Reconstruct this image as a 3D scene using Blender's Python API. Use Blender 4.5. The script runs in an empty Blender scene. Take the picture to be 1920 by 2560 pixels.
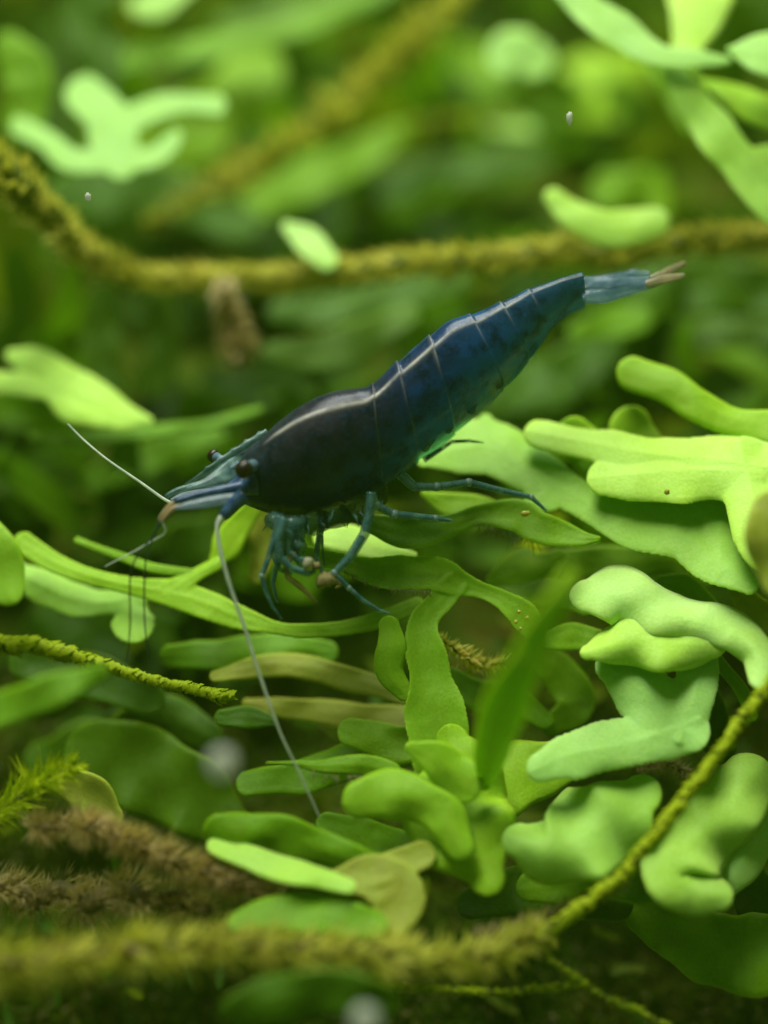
import bpy, bmesh, math, random
from mathutils import Vector, Matrix, noise
random.seed(7)
SC = bpy.context.scene
COL = SC.collection
MM = 0.001                       # everything below is written in millimetres

# ------------------------------------------------------------------ camera
PITCH = math.radians(14)
FPX = 4109.0                     # focal length in pixels of the 1920 x 2560 photograph
RT = Vector((1, 0, 0))
FW = Vector((0, math.cos(PITCH), -math.sin(PITCH)))
UP = Vector((0, math.sin(PITCH), math.cos(PITCH)))
CAM = Vector((0, 0, 30)) - 75 * FW
def deep(d):
    """the bank recedes faster behind the shrimp"""
    return d if d < 83 else 83 + (d - 83) * 1.5
def P(x, y, d):
    """point in mm seen at photo pixel (x, y), d mm in front of the lens"""
    return CAM + d * (FW + (x - 960) / FPX * RT + (1280 - y) / FPX * UP)
cd = bpy.data.cameras.new('camera'); cam = bpy.data.objects.new('camera', cd); COL.objects.link(cam)
cam.location = CAM * MM
cam.rotation_euler = (math.pi / 2 - PITCH, 0, 0)
cd.sensor_fit = 'HORIZONTAL'; cd.sensor_width = 36; cd.lens = FPX / 1920 * 36
cd.clip_start = 0.002; cd.clip_end = 10
cd.dof.use_dof = True; cd.dof.focus_distance = 0.0735; cd.dof.aperture_fstop = 19
SC.camera = cam

# ------------------------------------------------------------------ world, tank lamp, exposure
w = bpy.data.worlds.new('World'); SC.world = w; w.use_nodes = True
bg = w.node_tree.nodes['Background']
bg.inputs[0].default_value = (0.55, 0.82, 0.26, 1); bg.inputs[1].default_value = 0.12
def area(name, loc, target, sx, sy, power, col):
    l = bpy.data.lights.new(name, 'AREA'); l.shape = 'RECTANGLE'; l.size = sx * MM; l.size_y = sy * MM
    l.energy = power; l.color = col
    o = bpy.data.objects.new(name, l); COL.objects.link(o)
    o.location = Vector(loc) * MM
    o.rotation_euler = (Vector(target) - Vector(loc)).to_track_quat('-Z', 'Y').to_euler()
    return o
area('aquarium_lamp', (-20, 14, 200), (0, 2, 30), 200, 55, 0.60, (0.97, 1.0, 0.93))
SC.view_settings.view_transform = 'Standard'; SC.view_settings.look = 'None'
SC.view_settings.exposure = 0; SC.view_settings.gamma = 1
SC.render.engine = 'CYCLES'
SC.cycles.use_denoising = True
SC.cycles.max_bounces = 8; SC.cycles.transparent_max_bounces = 16
SC.cycles.transmission_bounces = 6; SC.cycles.diffuse_bounces = 4; SC.cycles.glossy_bounces = 2
SC.cycles.sample_clamp_indirect = 6
SC.cycles.caustics_reflective = False; SC.cycles.caustics_refractive = False

# ------------------------------------------------------------------ materials
class NT:
    def __init__(s, name):
        s.m = bpy.data.materials.new(name); s.m.use_nodes = True
        s.t = s.m.node_tree; s.t.nodes.clear()
        s.out = s.n('ShaderNodeOutputMaterial')
    def n(s, typ, **kw):
        nd = s.t.nodes.new(typ)
        for k, v in kw.items(): setattr(nd, k, v)
        return nd
    def l(s, a, b): s.t.links.new(a, b)
    def noise(s, coord, scale, detail=3, rough=0.55, dist=0.0):
        nd = s.n('ShaderNodeTexNoise'); s.l(coord, nd.inputs['Vector'])
        nd.inputs['Scale'].default_value = scale; nd.inputs['Detail'].default_value = detail
        nd.inputs['Roughness'].default_value = rough; nd.inputs['Distortion'].default_value = dist
        return nd.outputs[0]
    def ramp(s, fac, stops):
        nd = s.n('ShaderNodeValToRGB'); e = nd.color_ramp.elements
        while len(e) < len(stops): e.new(0.5)
        for el, (p, c) in zip(e, stops):
            el.position = p; el.color = (c[0], c[1], c[2], 1) if not isinstance(c, (int, float)) else (c, c, c, 1)
        s.l(fac, nd.inputs[0]); return nd.outputs[0]
    def mix(s, fac, a, b, mode='MIX'):
        nd = s.n('ShaderNodeMix', data_type='RGBA', blend_type=mode)
        for sock, v in ((nd.inputs[0], fac), (nd.inputs[6], a), (nd.inputs[7], b)):
            if hasattr(v, 'links'): s.l(v, sock)
            elif isinstance(v, (int, float)): sock.default_value = v
            else: sock.default_value = (v[0], v[1], v[2], 1)
        return nd.outputs[2]
    def math(s, op, a, b=0.0, c=None, clamp=False):
        nd = s.n('ShaderNodeMath', operation=op, use_clamp=clamp)
        for i, v in enumerate((a, b) if c is None else (a, b, c)):
            if hasattr(v, 'links'): s.l(v, nd.inputs[i])
            else: nd.inputs[i].default_value = v
        return nd.outputs[0]
    def mixsh(s, fac, a, b):
        nd = s.n('ShaderNodeMixShader')
        if hasattr(fac, 'links'): s.l(fac, nd.inputs[0])
        else: nd.inputs[0].default_value = fac
        s.l(a, nd.inputs[1]); s.l(b, nd.inputs[2]); return nd.outputs[0]
    def bump(s, h, strength=0.3, dist=0.0001):
        nd = s.n('ShaderNodeBump'); nd.inputs['Strength'].default_value = strength
        nd.inputs['Distance'].default_value = dist; s.l(h, nd.inputs['Height']); return nd.outputs[0]

def leaf_mat(name, c1, c2, tr=0.5, gloss=0.14, blot=(0.10, 0.12, 0.01), blot_amt=0.25, sheet=False):
    """thin wet plant tissue, light soaks through it; faint cell grain and mottling"""
    g = NT(name)
    geo = g.n('ShaderNodeNewGeometry').outputs['Position']
    rnd = g.n('ShaderNodeObjectInfo').outputs['Random']
    big = g.noise(geo, 300, 2); mid = g.noise(geo, 900, 6, 0.68, 0.8); fine = g.noise(geo, 7000, 3)
    col = g.mix(g.ramp(big, [(0.3, 0.0), (0.7, 1.0)]), c1, c2)
    col = g.mix(g.math('MULTIPLY', g.ramp(mid, [(0.50, 0.0), (0.72, 1.0)]), blot_amt), col, blot)
    col = g.mix(g.math('MULTIPLY', g.ramp(fine, [(0.38, 0.0), (0.66, 1.0)]), 0.38), col, (min(.9, c1[0] * 1.3), min(.9, c1[1] * 1.15), c1[2] * 1.3))
    hv = g.n('ShaderNodeHueSaturation'); g.l(col, hv.inputs['Color'])
    g.l(g.math('MULTIPLY_ADD', rnd, 0.3, 0.85), hv.inputs['Value'])
    g.l(g.math('MULTIPLY_ADD', rnd, -0.014, 0.504), hv.inputs['Hue'])
    col = hv.outputs[0]
    bmp = g.bump(g.math('ADD', mid, g.math('MULTIPLY', fine, 0.35)), 0.45, 0.00012)
    p = g.n('ShaderNodeBsdfPrincipled'); g.l(col, p.inputs['Base Color'])
    p.inputs['Roughness'].default_value = 0.5; p.inputs['Specular IOR Level'].default_value = gloss
    g.l(bmp, p.inputs['Normal'])
    if sheet:
        tb = g.n('ShaderNodeBsdfTranslucent'); g.l(g.mix(0.35, col, (c2[0] * 1.1, c2[1] * 1.15, 0.005)), tb.inputs[0])
        g.l(g.mixsh(tr, p.outputs[0], tb.outputs[0]), g.out.inputs[0])
    else:
        p.subsurface_method = 'RANDOM_WALK'
        p.inputs['Subsurface Weight'].default_value = 0.85
        p.inputs['Subsurface Radius'].default_value = (1.0, 1.0, 0.25)
        p.inputs['Subsurface Scale'].default_value = 0.00028
        g.l(p.outputs[0], g.out.inputs[0])
    return g.m
M = {}
M['pale'] = leaf_mat('pale_frond', (0.40, 0.70, 0.12), (0.36, 0.65, 0.06), blot=(0.30, 0.44, 0.02), blot_amt=0.3)
M['mint'] = leaf_mat('mint_frond', (0.40, 0.72, 0.19), (0.38, 0.68, 0.12), blot=(0.32, 0.50, 0.05), blot_amt=0.25)
M['lime'] = leaf_mat('lime_frond', (0.30, 0.56, 0.025), (0.26, 0.51, 0.012), blot=(0.22, 0.31, 0.008), blot_amt=0.35)
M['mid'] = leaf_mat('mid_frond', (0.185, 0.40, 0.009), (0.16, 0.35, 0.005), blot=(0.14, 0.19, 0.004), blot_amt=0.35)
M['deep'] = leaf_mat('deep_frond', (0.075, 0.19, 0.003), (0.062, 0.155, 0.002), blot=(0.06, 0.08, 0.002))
M['olive'] = leaf_mat('olive_frond', (0.34, 0.42, 0.045), (0.28, 0.35, 0.02), blot=(0.22, 0.15, 0.012), blot_amt=0.5)
M['veil'] = leaf_mat('hazy_frond', (0.25, 0.40, 0.045), (0.22, 0.36, 0.025), blot=(0.20, 0.24, 0.02), blot_amt=0.4)
M['moss'] = leaf_mat('moss_leaflet', (0.52, 0.68, 0.025), (0.46, 0.60, 0.012), 0.5, sheet=True)
M['mossy'] = leaf_mat('moss_yellow', (0.78, 0.76, 0.16), (0.62, 0.66, 0.07), 0.5, blot=(0.55, 0.34, 0.08), blot_amt=0.6, sheet=True)
M['mossb'] = leaf_mat('moss_brown', (0.74, 0.62, 0.32), (0.58, 0.52, 0.18), 0.45, blot=(0.34, 0.22, 0.06), blot_amt=0.6, sheet=True)
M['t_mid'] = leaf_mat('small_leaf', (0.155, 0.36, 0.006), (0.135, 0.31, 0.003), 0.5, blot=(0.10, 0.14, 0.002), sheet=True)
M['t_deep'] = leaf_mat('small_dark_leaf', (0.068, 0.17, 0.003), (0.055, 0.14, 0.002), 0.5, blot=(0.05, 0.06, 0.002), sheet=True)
M['t_olive'] = leaf_mat('small_olive_leaf', (0.20, 0.30, 0.010), (0.17, 0.25, 0.006), 0.5, blot=(0.16, 0.11, 0.006), blot_amt=0.5, sheet=True)
M['t_lime'] = leaf_mat('small_lime_leaf', (0.28, 0.56, 0.015), (0.24, 0.50, 0.008), 0.5, sheet=True)

def plain(name, col, rough=0.4, spec=0.5, alpha=1.0, trans=0.0, bumpy=0.0, scale=2000, c2=None):
    g = NT(name)
    geo = g.n('ShaderNodeNewGeometry').outputs['Position']
    nz = g.noise(geo, scale, 4)
    c = g.mix(g.ramp(nz, [(0.35, 0.0), (0.68, 1.0)]), col, c2 or tuple(v * 0.6 for v in col))
    p = g.n('ShaderNodeBsdfPrincipled'); g.l(c, p.inputs['Base Color'])
    p.inputs['Roughness'].default_value = rough; p.inputs['Specular IOR Level'].default_value = spec
    if bumpy: g.l(g.bump(nz, bumpy, 0.0002), p.inputs['Normal'])
    sh = p.outputs[0]
    if trans:
        tb = g.n('ShaderNodeBsdfTranslucent'); g.l(c, tb.inputs[0]); sh = g.mixsh(trans, sh, tb.outputs[0])
    if alpha < 1:
        tp = g.n('ShaderNodeBsdfTransparent'); sh = g.mixsh(alpha, tp.outputs[0], sh)
    g.l(sh, g.out.inputs[0]); return g.m
M['eye']     = plain('eye', (0.010, 0.006, 0.004), 0.35, 0.35, scale=9000, c2=(0.035, 0.018, 0.006))
M['stalk']   = plain('eye_stalk', (0.16, 0.28, 0.34), 0.35, 0.5, 0.85, 0.2)
M['leg']     = plain('leg_shell', (0.20, 0.42, 0.36), 0.25, 0.7, 0.6, 0.3, c2=(0.06, 0.20, 0.20))
M['core']    = plain('leg_muscle', (0.020, 0.10, 0.11), 0.4, 0.4, 0.9, 0.15, c2=(0.03, 0.16, 0.14))
M['legpale'] = plain('leg_joint', (0.42, 0.62, 0.56), 0.3, 0.6, 0.7, 0.3)
M['legtan']  = plain('claw_tan', (0.50, 0.42, 0.14), 0.35, 0.5, 0.9, 0.3, c2=(0.2, 0.2, 0.06))
M['peduncle']= plain('peduncle_blue', (0.008, 0.035, 0.12), 0.3, 0.5, 0.95, 0.15, scale=2600, c2=(0.07, 0.15, 0.25))
M['scale']   = plain('antennal_scale', (0.18, 0.30, 0.34), 0.3, 0.6, 0.6, 0.3)
M['rostrum'] = plain('rostrum_shell', (0.26, 0.44, 0.38), 0.28, 0.6, 0.7, 0.3, c2=(0.05, 0.14, 0.15))
M['tan']     = plain('flagellum_base', (0.50, 0.34, 0.16), 0.35, 0.5, 0.9, 0.3, c2=(0.38, 0.36, 0.2))
M['antenna'] = plain('antenna', (0.84, 0.90, 0.74), 0.35, 0.5, 0.9, 0.45, c2=(0.62, 0.72, 0.58))
M['feeler']  = plain('dark_feeler', (0.05, 0.10, 0.05), 0.4, 0.4, 0.7, 0.2)
M['fan']     = plain('tail_fan', (0.17, 0.31, 0.36), 0.22, 0.8, 0.5, 0.35, 0.3, 2500, c2=(0.06, 0.16, 0.23))
M['fantip']  = plain('tail_fan_tip', (0.42, 0.34, 0.16), 0.35, 0.5, 0.8, 0.35, c2=(0.3, 0.3, 0.16))
M['swim']    = plain('swimmeret', (0.03, 0.13, 0.11), 0.35, 0.5, 0.5, 0.4)
M['crumb']   = plain('food_crumb', (0.62, 0.60, 0.38), 0.6, 0.3, 1, 0.2, 0.5, 4000)
M['crumb2']  = plain('tan_crumb', (0.34, 0.29, 0.10), 0.6, 0.3, 1, 0.2, 0.5, 4000)
M['gold']    = plain('golden_grain', (0.75, 0.70, 0.10), 0.3, 0.6, 1, 0.3)
M['hair']    = plain('rhizoid', (0.42, 0.42, 0.16), 0.5, 0.3, 0.75, 0.4)
M['speck']   = plain('pale_speck', (0.86, 0.88, 0.78), 0.6, 0.3, 0.9, 0.6, c2=(0.7, 0.72, 0.62))
M['stem']    = plain('moss_stem', (0.22, 0.30, 0.03), 0.5, 0.3, 1, 0.3, 0.3, 3000, c2=(0.12, 0.14, 0.02))
M['stemb']   = plain('brown_stem', (0.22, 0.15, 0.05), 0.6, 0.3, 1, 0.15, 0.4, 3000, c2=(0.12, 0.12, 0.03))

def ground_mat():
    g = NT('mossy_bank')
    geo = g.n('ShaderNodeNewGeometry').outputs['Position']
    a = g.noise(geo, 160, 4); b = g.noise(geo, 900, 6, 0.65)
    c = g.mix(g.ramp(a, [(0.38, 0.0), (0.62, 1.0)]), (0.045, 0.10, 0.003), (0.085, 0.075, 0.006))
    c = g.mix(g.ramp(b, [(0.4, 0.0), (0.75, 0.8)]), c, (0.08, 0.18, 0.004))
    p = g.n('ShaderNodeBsdfPrincipled'); g.l(c, p.inputs['Base Color']); p.inputs['Roughness'].default_value = 0.8
    p.inputs['Specular IOR Level'].default_value = 0.1
    g.l(g.bump(b, 0.8, 0.0008), p.inputs['Normal']); g.l(p.outputs[0], g.out.inputs[0]); return g.m
M['ground'] = ground_mat()

def body_mat():
    """uv: x runs from head (0) to tail (1), y from the back (0) to the belly (1)"""
    g = NT('blue_shrimp_shell')
    uv = g.n('ShaderNodeUVMap'); uv.uv_map = 'body'
    sep = g.n('ShaderNodeSeparateXYZ'); g.l(uv.outputs[0], sep.inputs[0]); s, a = sep.outputs[0], sep.outputs[1]
    geo = g.n('ShaderNodeNewGeometry').outputs['Position']
    big = g.noise(geo, 330, 3, 0.55, 0.4); mid = g.noise(geo, 1100, 5, 0.6); fine = g.noise(geo, 5200, 3)
    # along the body: dark head shield, royal blue tail
    along = g.ramp(s, [(0.0, (0.016, 0.085, 0.210)), (0.08, (0.012, 0.065, 0.170)), (0.20, (0.012, 0.028, 0.050)), (0.34, (0.009, 0.034, 0.095)),
                       (0.46, (0.006, 0.075, 0.280)), (0.60, (0.006, 0.140, 0.560)), (0.76, (0.010, 0.140, 0.430)), (1.0, (0.055, 0.190, 0.340))])
    back = g.ramp(s, [(0.0, (0.034, 0.055, 0.065)), (0.3, (0.034, 0.026, 0.036)), (0.5, (0.022, 0.028, 0.060)), (0.65, (0.012, 0.045, 0.140)), (1.0, (0.030, 0.110, 0.200))])
    belly = g.ramp(s, [(0.0, (0.012, 0.070, 0.100)), (0.3, (0.006, 0.040, 0.044)), (0.45, (0.014, 0.13, 0.13)), (0.8, (0.014, 0.13, 0.17)), (1.0, (0.03, 0.14, 0.20))])
    aj = g.math('ADD', a, g.math('MULTIPLY', g.math('SUBTRACT', big, 0.5), 0.35))
    c = g.mix(g.ramp(aj, [(0.16, 0.0), (0.36, 1.0)]), back, along)
    c = g.mix(g.ramp(aj, [(0.58, 0.0), (0.76, 1.0)]), c, belly)
    c = g.mix(g.math('MULTIPLY', g.ramp(mid, [(0.46, 0.0), (0.62, 1.0)]), 0.75), c, (0.003, 0.010, 0.024))
    c = g.mix(g.math('MULTIPLY', g.ramp(fine, [(0.52, 0.0), (0.75, 1.0)]), 0.40), c, (0.03, 0.11, 0.20))
    # lamp highlight painted along the keel and hind margin of each ring
    attr = g.n('ShaderNodeAttribute', attribute_name='glint').outputs['Fac']
    glintf = g.math('MULTIPLY', attr, g.ramp(mid, [(0.30, 0.35), (0.62, 1.0)]), clamp=True)
    c = g.mix(g.math('MULTIPLY', glintf, 0.9), c, (0.74, 0.70, 0.60))
    p = g.n('ShaderNodeBsdfPrincipled'); g.l(c, p.inputs['Base Color'])
    p.inputs['Roughness'].default_value = 0.30; p.inputs['Specular IOR Level'].default_value = 0.25
    g.l(g.bump(g.math('ADD', mid, g.math('MULTIPLY', fine, 0.5)), 0.25, 0.0001), p.inputs['Normal'])
    tb = g.n('ShaderNodeBsdfTranslucent'); g.l(c, tb.inputs[0])
    sh = g.mixsh(0.25, p.outputs[0], tb.outputs[0])
    tp = g.n('ShaderNodeBsdfTransparent'); tp.inputs[0].default_value = (0.55, 0.86, 0.84, 1)
    # side plates of the tail are glassy near the belly, more so in patches
    clear = g.math('MULTIPLY', g.ramp(aj, [(0.52, 0.0), (0.74, 1.0)]), g.ramp(s, [(0.40, 0.0), (0.50, 1.0), (0.80, 0.8), (1.0, 0.45)]))
    clear = g.math('MULTIPLY', clear, g.ramp(big, [(0.42, 0.34), (0.60, 0.78)]))
    clear = g.math('MAXIMUM', clear, g.ramp(s, [(0.78, 0.0), (1.0, 0.30)]))
    g.l(g.mixsh(clear, sh, tp.outputs[0]), g.out.inputs[0])
    return g.m
M['body'] = body_mat()

# ------------------------------------------------------------------ mesh helpers (millimetres in, metres out)
def link(name, verts, faces, mat, parent=None, origin=None, smooth=True, mats=None, midx=None):
    me = bpy.data.meshes.new(name)
    o0 = origin or Vector((0, 0, 0))
    me.from_pydata([tuple((Vector(v) - o0) * MM) for v in verts], [], faces)
    for m in (mats or [mat]): me.materials.append(m)
    if midx: me.polygons.foreach_set('material_index', midx)
    if smooth: me.polygons.foreach_set('use_smooth', [True] * len(me.polygons))
    me.update()
    o = bpy.data.objects.new(name, me); COL.objects.link(o)
    if parent: o.parent = parent
    off = Vector((0, 0, 0)); q = parent
    while q: off += q.location; q = q.parent
    o.location = o0 * MM - off
    return o
def empty(name, loc):
    o = bpy.data.objects.new(name, None); COL.objects.link(o); o.location = Vector(loc) * MM
    o.empty_display_size = 0.001; return o
def tag(o, label=None, cat=None, group=None, kind=None):
    if label: o['label'] = label
    if cat: o['category'] = cat
    if group: o['group'] = group
    if kind: o['kind'] = kind
    return o
def catmull(pts, n):
    """resample tuples through a Catmull-Rom spline, n points at even arc length"""
    p = [pts[0]] + list(pts) + [pts[-1]]
    dense = []
    for i in range(1, len(p) - 2):
        for k in range(12):
            t = k / 12
            dense.append(tuple(0.5 * (2 * b + (c - a) * t + (2 * a - 5 * b + 4 * c - d) * t * t + (3 * b - a - 3 * c + d) * t ** 3)
                               for a, b, c, d in zip(p[i - 1], p[i], p[i + 1], p[i + 2])))
    dense.append(tuple(pts[-1]))
    L = [0]
    for a, b in zip(dense, dense[1:]): L.append(L[-1] + math.dist(a[:2], b[:2]) + 1e-6)
    out = []; j = 0
    for i in range(n):
        t = L[-1] * i / (n - 1)
        while j < len(L) - 2 and L[j + 1] < t: j += 1
        f = (t - L[j]) / (L[j + 1] - L[j])
        out.append(tuple(a + (b - a) * f for a, b in zip(dense[j], dense[j + 1])))
    return out, L[-1]

class MB:
    def __init__(s): s.v = []; s.f = []
    def grid(s, rows, closed=False):
        b = len(s.v); n = len(rows[0])
        for r in rows: s.v += r
        for i in range(len(rows) - 1):
            for j in range(n if closed else n - 1):
                k = (j + 1) % n
                s.f.append((b + i * n + j, b + i * n + k, b + (i + 1) * n + k, b + (i + 1) * n + j))
        return b
    def tube(s, pts, rad, sides=8):
        """pts: Vectors, rad: list"""
        rows = []; ref = None
        for i, p in enumerate(pts):
            t = (pts[min(i + 1, len(pts) - 1)] - pts[max(i - 1, 0)]).normalized()
            if ref is None:
                ref = t.cross(Vector((0.3, 0.2, 0.9))).normalized()
            ref = (ref - t * ref.dot(t)).normalized(); bi = t.cross(ref)
            rows.append([p + rad[i] * (math.cos(a) * ref + math.sin(a) * bi) for a in [2 * math.pi * k / sides for k in range(sides)]])
        b = s.grid(rows, True); n = len(rows)
        s.f.append(tuple(b + k for k in reversed(range(sides)))); s.f.append(tuple(b + (n - 1) * sides + k for k in range(sides)))
    def ball(s, c, r, seg=14, stretch=None, rough=0.0):
        rows = []
        for i in range(seg // 2 + 1):
            th = math.pi * i / (seg // 2)
            row = []
            for k in range(seg):
                ph = 2 * math.pi * k / seg
                v = Vector((math.sin(th) * math.cos(ph), math.sin(th) * math.sin(ph), math.cos(th)))
                rr = r * (1 + rough * noise.noise(v * 2.3 + c * 3.1))
                v = v * max(rr, 0.02)
                if stretch: v = Vector((v.x * stretch[0], v.y * stretch[1], v.z * stretch[2]))
                row.append(c + v)
            rows.append(row)
        s.grid(rows, True)
    def build(s, name, mat, parent=None, origin=None, smooth=True):
        return link(name, s.v, s.f, mat, parent, origin, smooth)

# ------------------------------------------------------------------ the bank of moss the plants grow from
BANK = [(y, deep(d)) for y, d in [(-1500, 230), (-700, 172), (0, 132), (500, 114), (1000, 97), (1500, 89), (2000, 85), (2600, 81), (3000, 77), (3600, 70)]]
def bank_d(y):
    for (a, da), (b, db) in zip(BANK, BANK[1:]):
        if y <= b: return da + (db - da) * (y - a) / (b - a)
    return BANK[-1][1]
rows = []
for i in range(130):
    y = -1500 + 5100 * i / 129
    row = []
    for j in range(150):
        x = -4200 + 10300 * j / 149
        d = bank_d(y)
        p = P(x, y, d)
        nz = noise.fractal(p * 0.09, 1.0, 2.0, 4) * 3.2 + noise.noise(p * 0.03) * 4
        row.append(p + Vector((0, -0.75, 0.65)) * (nz - 1.5))
    rows.append(row)
mb = MB(); mb.grid(rows)
tag(mb.build('ground', M['ground']), kind='structure')

# ------------------------------------------------------------------ fronds
def ribbon(mb, nodes, dfun, cup=0.0, wav=0.0, seed=0.0, th=0.06, cols=11, crease=1.0, rag=0.12):
    """one strap of a frond. nodes: (px, py, half width px[, depth offset mm]); ends are rounded"""
    nd = [tuple(n) + ((0.0,) if len(n) == 3 else ()) for n in nodes]
    n = max(14, min(60, int(sum(math.dist(a[:2], b[:2]) for a, b in zip(nd, nd[1:])) / 9)))
    pts, L = catmull(nd, n)
    # rounded ends: run past both end nodes by their half width
    def ext(a, b, wid, k):
        dx, dy = a[0] - b[0], a[1] - b[1]; l = math.hypot(dx, dy) or 1
        res = []
        for q in k:
            res.append((a[0] + dx / l * wid * q, a[1] + dy / l * wid * q, wid * math.sqrt(max(0.0, 1 - q * q)) + 0.6, a[3]))
        return res
    ks = (0.35, 0.6, 0.8, 0.92, 0.98, 1.0)
    head = list(reversed(ext(pts[0], pts[1], pts[0][2], ks))); tail = ext(pts[-1], pts[-2], pts[-1][2], ks)
    pts = head + pts + tail
    mid = []
    for i, (x, y, wd, off) in enumerate(pts):
        a = pts[max(i - 1, 0)]; b = pts[min(i + 1, len(pts) - 1)]
        tx, ty = b[0] - a[0], b[1] - a[1]; l = math.hypot(tx, ty) or 1; nx, ny = -ty / l, tx / l
        row = []
        for k in range(cols):
            v = -1 + 2 * k / (cols - 1)
            v = math.copysign(abs(v) ** 0.8, v)
            edge = 1 + rag * noise.noise(Vector((i * 0.10 + seed, (1 if v > 0 else -1) * 3.7, seed))) + 0.02 * noise.noise(Vector((i * 0.5 + seed, (1 if v > 0 else -1) * 5.7, seed)))
            qx, qy = x + nx * wd * v * edge, y + ny * wd * v * edge
            d = dfun(qx, qy) + off
            pxmm = d / FPX
            d += cup * v * v * wd * pxmm + wav * v * wd * pxmm * math.sin(i * 0.33 + seed * 5 + (0.9 if v > 0 else 0))
            d += crease * (0.26 * noise.noise(Vector((qx * 0.010, qy * 0.010, seed * 7))) + 0.035 * noise.noise(Vector((qx * 0.035, qy * 0.035, seed * 3))) + 0.16 * abs(v) * noise.noise(Vector((i * 0.07, seed * 2, 4.4))) * wd / 30)
            row.append(P(qx, qy, d))
        mid.append(row)
    fr, bk = [], []
    for i, row in enumerate(mid):
        f, b = [], []
        for k, p in enumerate(row):
            du = row[min(k + 1, cols - 1)] - row[max(k - 1, 0)]
            dv = mid[min(i + 1, len(mid) - 1)][k] - mid[max(i - 1, 0)][k]
            nn = du.cross(dv)
            nn = nn.normalized() if nn.length > 1e-9 else -FW
            v = -1 + 2 * k / (cols - 1)
            e = min(i, len(mid) - 1 - i)
            t = th * math.sqrt(max(0.0, 1 - v ** 6)) * min(1, 0.3 + e * 0.2) + 0.014 + 0.035 * math.exp(-(v / 0.14) ** 2)
            f.append(p + nn * t); b.append(p - nn * t)
        fr.append(f); bk.append(b)
    rings = [f + list(reversed(b)) for f, b in zip(fr, bk)]
    b0 = mb.grid(rings, True); m2 = 2 * cols
    mb.f.append(tuple(b0 + k for k in reversed(range(m2)))); mb.f.append(tuple(b0 + (len(rings) - 1) * m2 + k for k in range(m2)))

def fuse(name, mb, mat, origin, voxel):
    """fuse crossing straps into one continuous skin"""
    me = bpy.data.meshes.new('tmp'); me.from_pydata([tuple(v - origin) for v in mb.v], [], mb.f)
    o = bpy.data.objects.new('tmp', me); COL.objects.link(o)
    r = o.modifiers.new('r', 'REMESH'); r.mode = 'VOXEL'; r.voxel_size = voxel
    sm = o.modifiers.new('s', 'SMOOTH'); sm.factor = 0.6; sm.iterations = 3
    dg = bpy.context.evaluated_depsgraph_get()
    m2 = bpy.data.meshes.new_from_object(o.evaluated_get(dg))
    bpy.data.objects.remove(o); bpy.data.meshes.remove(me)
    m2.name = name; m2.transform(Matrix.Scale(MM, 4)); m2.materials.clear(); m2.materials.append(mat)
    m2.polygons.foreach_set('use_smooth', [True] * len(m2.polygons))
    ob = bpy.data.objects.new(name, m2); COL.objects.link(ob); ob.location = origin * MM
    return ob

FSEED = [0]
def frond(label, d, lean, mat, *strokes, roll=0.0, cup=0.0, wav=0.16, th=0.06, name='liverwort_frond', cat='frond', group='liverwort fronds'):
    FSEED[0] += 1; seed = FSEED[0] * 1.37
    d = deep(d)
    xs = [n[0] for s in strokes for n in s]; ys = [n[1] for s in strokes for n in s]
    xr, yr = sum(xs) / len(xs), sum(ys) / len(ys); k = d / FPX
    dfun = lambda x, y: d + lean * (yr - y) * k + roll * (x - xr) * k
    mb = MB()
    for i, s in enumerate(strokes):
        if len(strokes) > 1: s = [(n[0], n[1], n[2] * 1.1 + 2) + tuple(n[3:]) for n in s]
        ribbon(mb, s, dfun, cup, wav * (0.4 if len(strokes) > 1 else 1), seed, th, crease=0.7 if len(strokes) > 1 else 1, rag=0.26)
    base = P(strokes[0][-1][0], strokes[0][-1][1], dfun(strokes[0][-1][0], strokes[0][-1][1]))
    if len(strokes) > 1: o = fuse(name, mb, M[mat], base, 0.062)
    else: o = mb.build(name, M[mat], None, base)
    tag(o, label, cat, group)
    return o
# --- beside and under the shrimp's tail
frond("thick pale green tongue frond with a broad rounded tip, above the longest tongue frond", 77.5, 0.55, 'lime',
      [(1585,932,42),(1683,974,46),(1782,1031,40),(1863,1058,38),(1990,1075,50)], roll=-0.1, cup=0.25, th=0.11)
frond("longest pale tongue frond with a narrow rounded tip pointing at the shrimp's tail", 75, 0.9, 'pale',
      [(1345,1086,31),(1481,1112,34),(1625,1138,44),(1770,1150,50),(1863,1165,66),(1990,1180,95)],
      [(1512,1196,40),(1597,1188,56),(1712,1178,64),(1830,1180,74)],
      [(1863,1165,66),(1885,1250,62),(1905,1330,58),(1960,1400,60)], roll=-0.15, th=0.08, cup=0.3)
frond("short round olive lobe rising behind the longest tongue frond", 78.5, 0.2, 'lime', [(1436,1092,50),(1490,1140,52)], th=0.07)
frond("rounder olive lobe behind the longest tongue frond, under the thick tongue", 79.2, 0.2, 'lime', [(1580,1068,54),(1605,1140,60)], th=0.07)
frond("big forked pale frond under the shrimp's belly, running down to a drooping end", 76.6, 0.85, 'pale',
      [(1060,1152,16),(1130,1128,50),(1230,1122,60),(1310,1168,54),(1411,1228,44),(1510,1280,42),(1597,1318,48),(1712,1345,56),(1800,1408,50),(1872,1462,22)],
      [(1213,1052,14),(1232,1100,34),(1290,1150,44)],
      [(1560,1305,36),(1660,1262,40),(1740,1250,44),(1800,1290,44),(1800,1390,46)],
      [(1340,1200,40),(1360,1232,46),(1330,1262,20)], cup=0.15, roll=-0.05)
frond("olive leaf on which the shrimp's hind legs rest, bright grain on it", 75.4, 0.55, 'mid',
      [(940,1312,27),(1017,1328,42),(1125,1312,30),(1198,1288,24),(1290,1290,42),(1342,1316,38),(1440,1345,26),(1492,1348,10)], cup=-0.25, th=0.09)
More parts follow.
